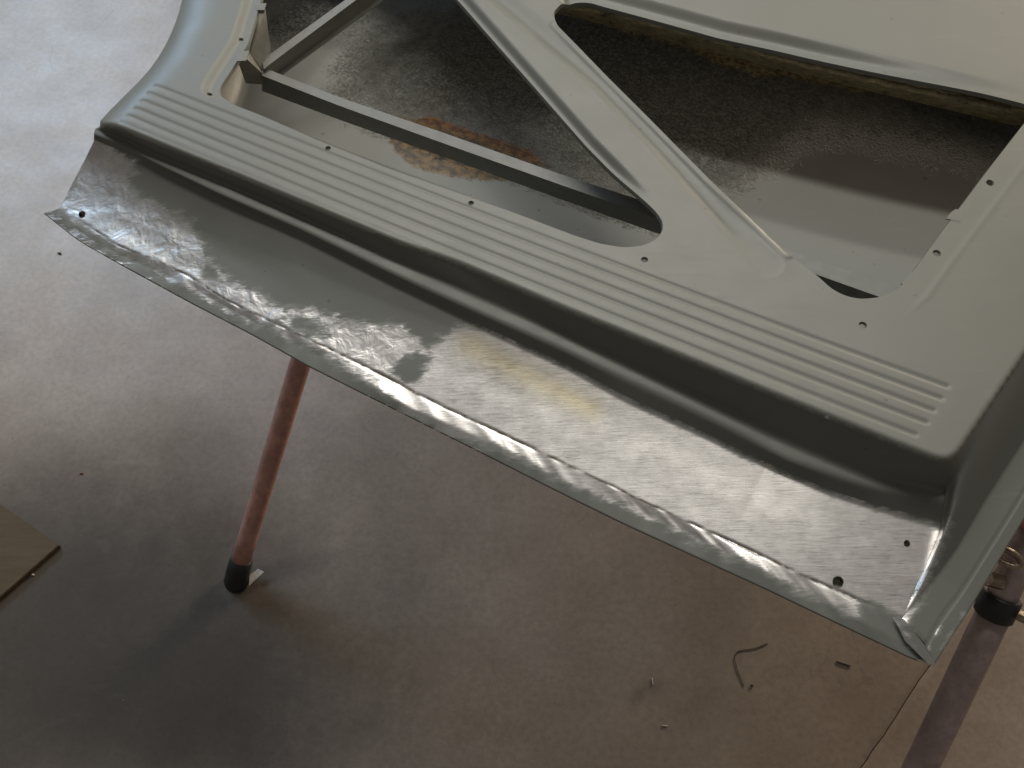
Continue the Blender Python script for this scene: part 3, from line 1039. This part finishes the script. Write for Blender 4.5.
brk = poly_part('corner_bracket', M_BRACKET, [(257, 9, -.006), (265, 9, -.006), (267.5, 28, -.024), (270, 47, -.045), (268, 60, -.055), (264, 74, -.062), (257, 63, -.044), (250, 53, -.030)])
poly_part('bracket_web', M_BRACKET, [(238, 61, -.010), (247, 59, -.012), (250, 53, -.030), (264, 75, -.062), (262, 84, -.075), (246, 83, -.070)], brk)
poly_part('bracket_tab', M_PRIMER, [(256, 5.5, -.0042), (258.5, 4, -.0042), (266.5, 3.5, -.0042), (264.5, 10.5, -.0050), (257, 10.5, -.0050)], brk)
poly_part('bracket_tab', M_PRIMER, [(240, 52, -.0040), (249.5, 51, -.0040), (246, 61, -.0052), (237, 61.5, -.0045)], brk)
poly_part('clip_tab', M_PRIMER, [(946, 219, -.0006), (950, 213.5, -.0006), (955, 209.5, -.0006), (966, 211, -.0006), (960, 222, -.0006)])
poly_part('clip_tab', M_PRIMER, [(901, 284, -.0012), (911, 272.5, -.0012), (917, 272, -.0012), (912, 286, -.0012)])

# seam sealer lying along the belt edge inside
c = resample([(556, 4), (603, 11), (680, 30), (781, 58), (881, 82), (1010, 110)], 160, 4)
cp = bp(c[:, 0], c[:, 1], Z0 - 0.034)
rad = [0.0035 + 0.0022 * abs(noise.noise(Vector((i * 0.13, 0, 0)))) + 0.0016 * noise.noise(Vector((i * 0.5, 3, 0))) for i in range(160)]
cp[:, 2] += [0.003 * noise.noise(Vector((i * 0.21, 9, 0))) for i in range(160)]
Vv, Ff = tube([tuple(p) for p in cp], rad, 8)
dpart('seam_sealer', Vv, Ff, M_SEALER)
# belt reinforcement inside the upper edge, which the sealer sits on
strip_part('belt_reinforcement', M_SEALER, [([(545, -22), (603, -16), (781, 26), (1040, 92)], -0.020), ([(551, -4), (603, 6), (781, 51), (1030, 112)], -0.034), ([(550, 12), (603, 24), (781, 70), (1024, 128)], -0.100)], 80)

# ------------------------------------------------------------------ stand
foot = bp(234, 585, 0.0)
knee = bp(300, 366, 0.33)
stand = empty('panel_stand', 'folding tubular stand with faded red legs under the primed door', 'stand', (float(foot[0]), float(foot[1]), 0))
SO = Vector(stand.location)


def spart(name, V, Fc, mat, parent=None, smooth_shade=True):
    return mesh_obj(name, rel(V, SO), Fc, mat, parent or stand, smooth_shade)


fv, kv = Vector(foot), Vector(knee)
dirL = (kv - fv).normalized()
start = fv + dirL * 0.02
start.z = max(start.z, 0.018)
endL = fv + dirL * (0.615 / dirL.z)
legL = spart('leg', *tube([start + dirL * s for s in np.linspace(0.012, (endL - start).length, 12)], 0.0162, 24), M_LEG)
# rubber foot: a sleeve that follows the leg and flares flat on the floor
prof = [(0.0, 0.0195), (0.003, 0.0215), (0.012, 0.0215), (0.030, 0.0195), (0.046, 0.0188), (0.048, 0.0165)]
n = 24
Vv = []
ax = Vector((dirL.x, dirL.y, 0)).normalized()
side = Vector((0, 0, 1)).cross(ax)
for (h, r) in prof:
    cpt = fv + dirL * (h / 0.9 + 0.004)
    for k in range(n):
        a = 2 * math.pi * k / n
        up_ = (dirL.cross(side)).normalized()
        p = cpt + side * math.cos(a) * r + up_ * math.sin(a) * r
        if h < 0.02:
            w = 1 - h / 0.02
            p = Vector((p.x, p.y, p.z * (1 - w) + 0.0004 * w))
        p.z = max(p.z, 0.0004)
        Vv.append(p)
Ff = grid_faces(len(prof), n, 0, True) + [tuple(range(n))[::-1], tuple(range((len(prof) - 1) * n, len(prof) * n))]
spart('rubber_foot', Vv, Ff, M_RUBBER, legL)
# little bent steel tab at the foot
tp = [bp(x, y, z) for x, y, z in [(249, 586, 0.010), (250, 575, 0.012), (258, 569, 0.012), (264, 572, 0.010)]]
o = spart('steel_tab', [tuple(p) for p in tp], [(0, 1, 2, 3)], M_ZINC, legL, False)
md = o.modifiers.new('sheet', 'SOLIDIFY'); md.thickness = 0.002
# small screw on the leg
sv = bp(297.5, 369, 0.34)

pa, pb = Vector(bp(1026, 546, 0.607)), Vector(bp(928, 752, 0.41))
dirR = (pb - pa).normalized()
topR = pa - dirR * 0.025
botR = pa + dirR * ((0.0 - pa.z) / dirR.z)
colr = pa + dirR * 0.075
legR = spart('leg', *tube([topR + (colr - topR) * s for s in np.linspace(0, 1, 6)], 0.0165, 24), M_LEG2)
spart('outer_sleeve', *tube([colr + (botR - dirR * 0.03 - colr) * s for s in np.linspace(0, 1, 16)], 0.0185, 28), M_LEG2, legR)
spart('collar', *tube([colr - dirR * 0.014, colr - dirR * 0.012, colr + dirR * 0.012, colr + dirR * 0.014], [0.0195, 0.0215, 0.0215, 0.0195], 28), M_BLACK, legR)
spart('rubber_foot', *tube([botR - dirR * 0.055, botR - dirR * 0.012], [0.021, 0.024], 24), M_RUBBER, legR)
# eye hook and clamp bolts
camv = (Vector((0, 0, CH)) - colr).normalized()
h0 = Vector(bp(1002, 549, 0.635))
loop = []
hx_ = [(996, 551), (1004, 549), (1012, 552), (1020, 559), (1021, 565), (1015, 567), (1007, 565), (1000, 561), (996, 558)]
hz = [0.640, 0.644, 0.646, 0.645, 0.643, 0.641, 0.639, 0.637, 0.636]
hp = resample([tuple(bp(x, y, z)) for (x, y), z in zip(hx_, hz)], 40, 3)
spart('eye_hook', *tube([tuple(p) for p in hp], 0.0034, 10), M_HOOK, legR)
spart('hook_shank', *tube([tuple(hp[0]), tuple(Vector(hp[0]) + (colr - dirR * 0.045 - Vector(hp[0])) * 0.9)], 0.0034, 10), M_HOOK, legR)
q0 = Vector(bp(993, 580, 0.600))
spart('clamp_bolt', *tube([q0 + Vector((-0.006, 0.001, 0.002)), q0 + Vector((0.012, -0.002, -0.004))], 0.0085, 6), M_HOOK, legR, False)
wv = dirR.cross(camv).normalized()
if wv.x < 0:
    wv = -wv
b0 = colr + wv * 0.020
spart('clamp_bolt', *tube([b0, b0 + wv * 0.016], 0.0062, 6), M_HOOK, legR, False)
spart('clamp_bolt', *tube([b0 + wv * 0.016, b0 + wv * 0.024], 0.0095, 6), M_HOOK, legR, False)
# hidden frame that carries the door
zb = float(kz.min()) - 0.0165 + 0.001
bar_a, bar_b = Vector((endL.x, endL.y, 0)), Vector((topR.x, topR.y, 0))
for off in (0.0, 0.24):
    dv = (bar_b - bar_a).normalized()
    nv = Vector((-dv.y, dv.x, 0))
    A_ = bar_a + nv * off + dv * (-0.02)
    B_ = bar_b + nv * off + dv * 0.02
    A_.z = B_.z = zb
    spart('crossbar', *tube([A_, (A_ + B_) / 2, B_], 0.016, 20), M_LEG)
for s_, e_ in (((endL.x - 0.05, endL.y + 0.24, zb), (endL.x + 0.1, endL.y + 0.75, 0.0)), ((topR.x - 0.06, topR.y + 0.24, zb), (topR.x + 0.1, topR.y + 0.70, 0.0))):
    s_, e_ = Vector(s_), Vector(e_)
    lg = spart('leg', *tube([s_, (s_ + e_) / 2, e_ + Vector((0, 0, 0.02))], 0.0162, 20), M_LEG)
    spart('rubber_foot', *tube([e_ + (s_ - e_).normalized() * 0.06, e_ + (s_ - e_).normalized() * 0.02 ], [0.020, 0.023], 20), M_RUBBER, lg)

# ------------------------------------------------------------------ board and scraps on the floor
zt = 0.012
c0, c1, c2 = Vector(bp(59, 545, zt)), Vector(bp(0, 504, zt)), Vector(bp(0, 597, zt))
e1, e2 = (c1 - c0).normalized(), (c2 - c0).normalized()
bm = bmesh.new()
quad = [c0, c0 + e1 * 0.42, c0 + e1 * 0.42 + e2 * 0.36, c0 + e2 * 0.36]
vs_ = [bm.verts.new(q - c0) for q in quad]
f = bm.faces.new(vs_)
if f.calc_area() and f.normal.z < 0:
    f.normal_flip()
ex = bmesh.ops.extrude_face_region(bm, geom=[f])
for v in [g for g in ex['geom'] if isinstance(g, bmesh.types.BMVert)]:
    v.co.z -= zt - 0.0004
bmesh.ops.recalc_face_normals(bm, faces=bm.faces)
bmesh.ops.bevel(bm, geom=list(bm.edges), offset=0.0012, segments=2, affect='EDGES')
me = bpy.data.meshes.new('fibre_board')
bm.to_mesh(me); bm.free()
me.materials.append(M_BOARD)
bo = bpy.data.objects.new('fibre_board', me)
bo.location = c0
col.objects.link(bo)
tag(bo, 'brown fibre board lying flat on the concrete floor', 'board')


def scrap(name, path, rad, mat, label, cat, n=8):
    V_, F_ = tube(path, rad, n)
    o_ = Vector((path[0][0], path[0][1], 0))
    ob = mesh_obj(name, rel(V_, o_), F_, mat)
    ob.location = o_
    tag(ob, label, cat)
    return ob


def fl_path(pp, z, n=24, sm=2):
    return [tuple(p) for p in resample([tuple(bp(x, y, zz)) for (x, y), zz in zip(pp, z)], n, sm)]


scrap('bent_wire', fl_path([(768, 643), (757, 648), (737, 651), (734, 658), (738, 672), (744, 686)], [.0009, .001, .0009, .0012, .001, .0009], 40, 2), 0.0006, M_WIRE,
      'thin bent steel wire lying on the bare concrete', 'wire')
scrap('dark_splinter', fl_path([(836, 661), (843, 663.5), (851, 666)], [.0011, .0012, .0011], 8, 1), [.0005] + [.0011] * 6 + [.0005], M_DARKBIT, 'short dark splinter on concrete near the door corner', 'splinter')
scrap('pale_chip', fl_path([(652, 678), (653, 685)], [.0012, .001], 6, 1), 0.0009, M_PALEBIT, 'tiny upright pale chip beside a dark floor stain', 'chip', 6)
scrap('grit_crumb', fl_path([(750.5, 685), (753.5, 685.5)], [.0013, .0013], 5, 1), 0.0013, M_DARKBIT, 'small dark crumb at the end of the bent wire', 'crumb', 6)
scrap('pale_sliver', fl_path([(662, 725.5), (668, 726)], [.001, .001], 5, 1), 0.0008, M_PALEBIT, 'pale thin sliver lying alone on dull brown concrete', 'sliver', 6)
scrap('dark_pebble', fl_path([(58, 253), (61, 253.5)], [.002, .002], 5, 1), 0.0019, M_DARKBIT, 'small dark pebble on the pale floor beside the door flange', 'pebble', 6)
scrap('red_fleck', fl_path([(80, 473), (83, 473.5)], [.0015, .0015], 5, 1), 0.0014, mat_simple('red_fleck', (0.16, 0.05, 0.04), 0.6), 'small reddish fleck on concrete near the fibre board', 'fleck', 6)
scrap('white_fleck', fl_path([(32, 574.5), (34, 575)], [.002, .002], 5, 1), 0.0017, M_PALEBIT, 'tiny white fleck against the edge of the fibre board', 'fleck', 6)
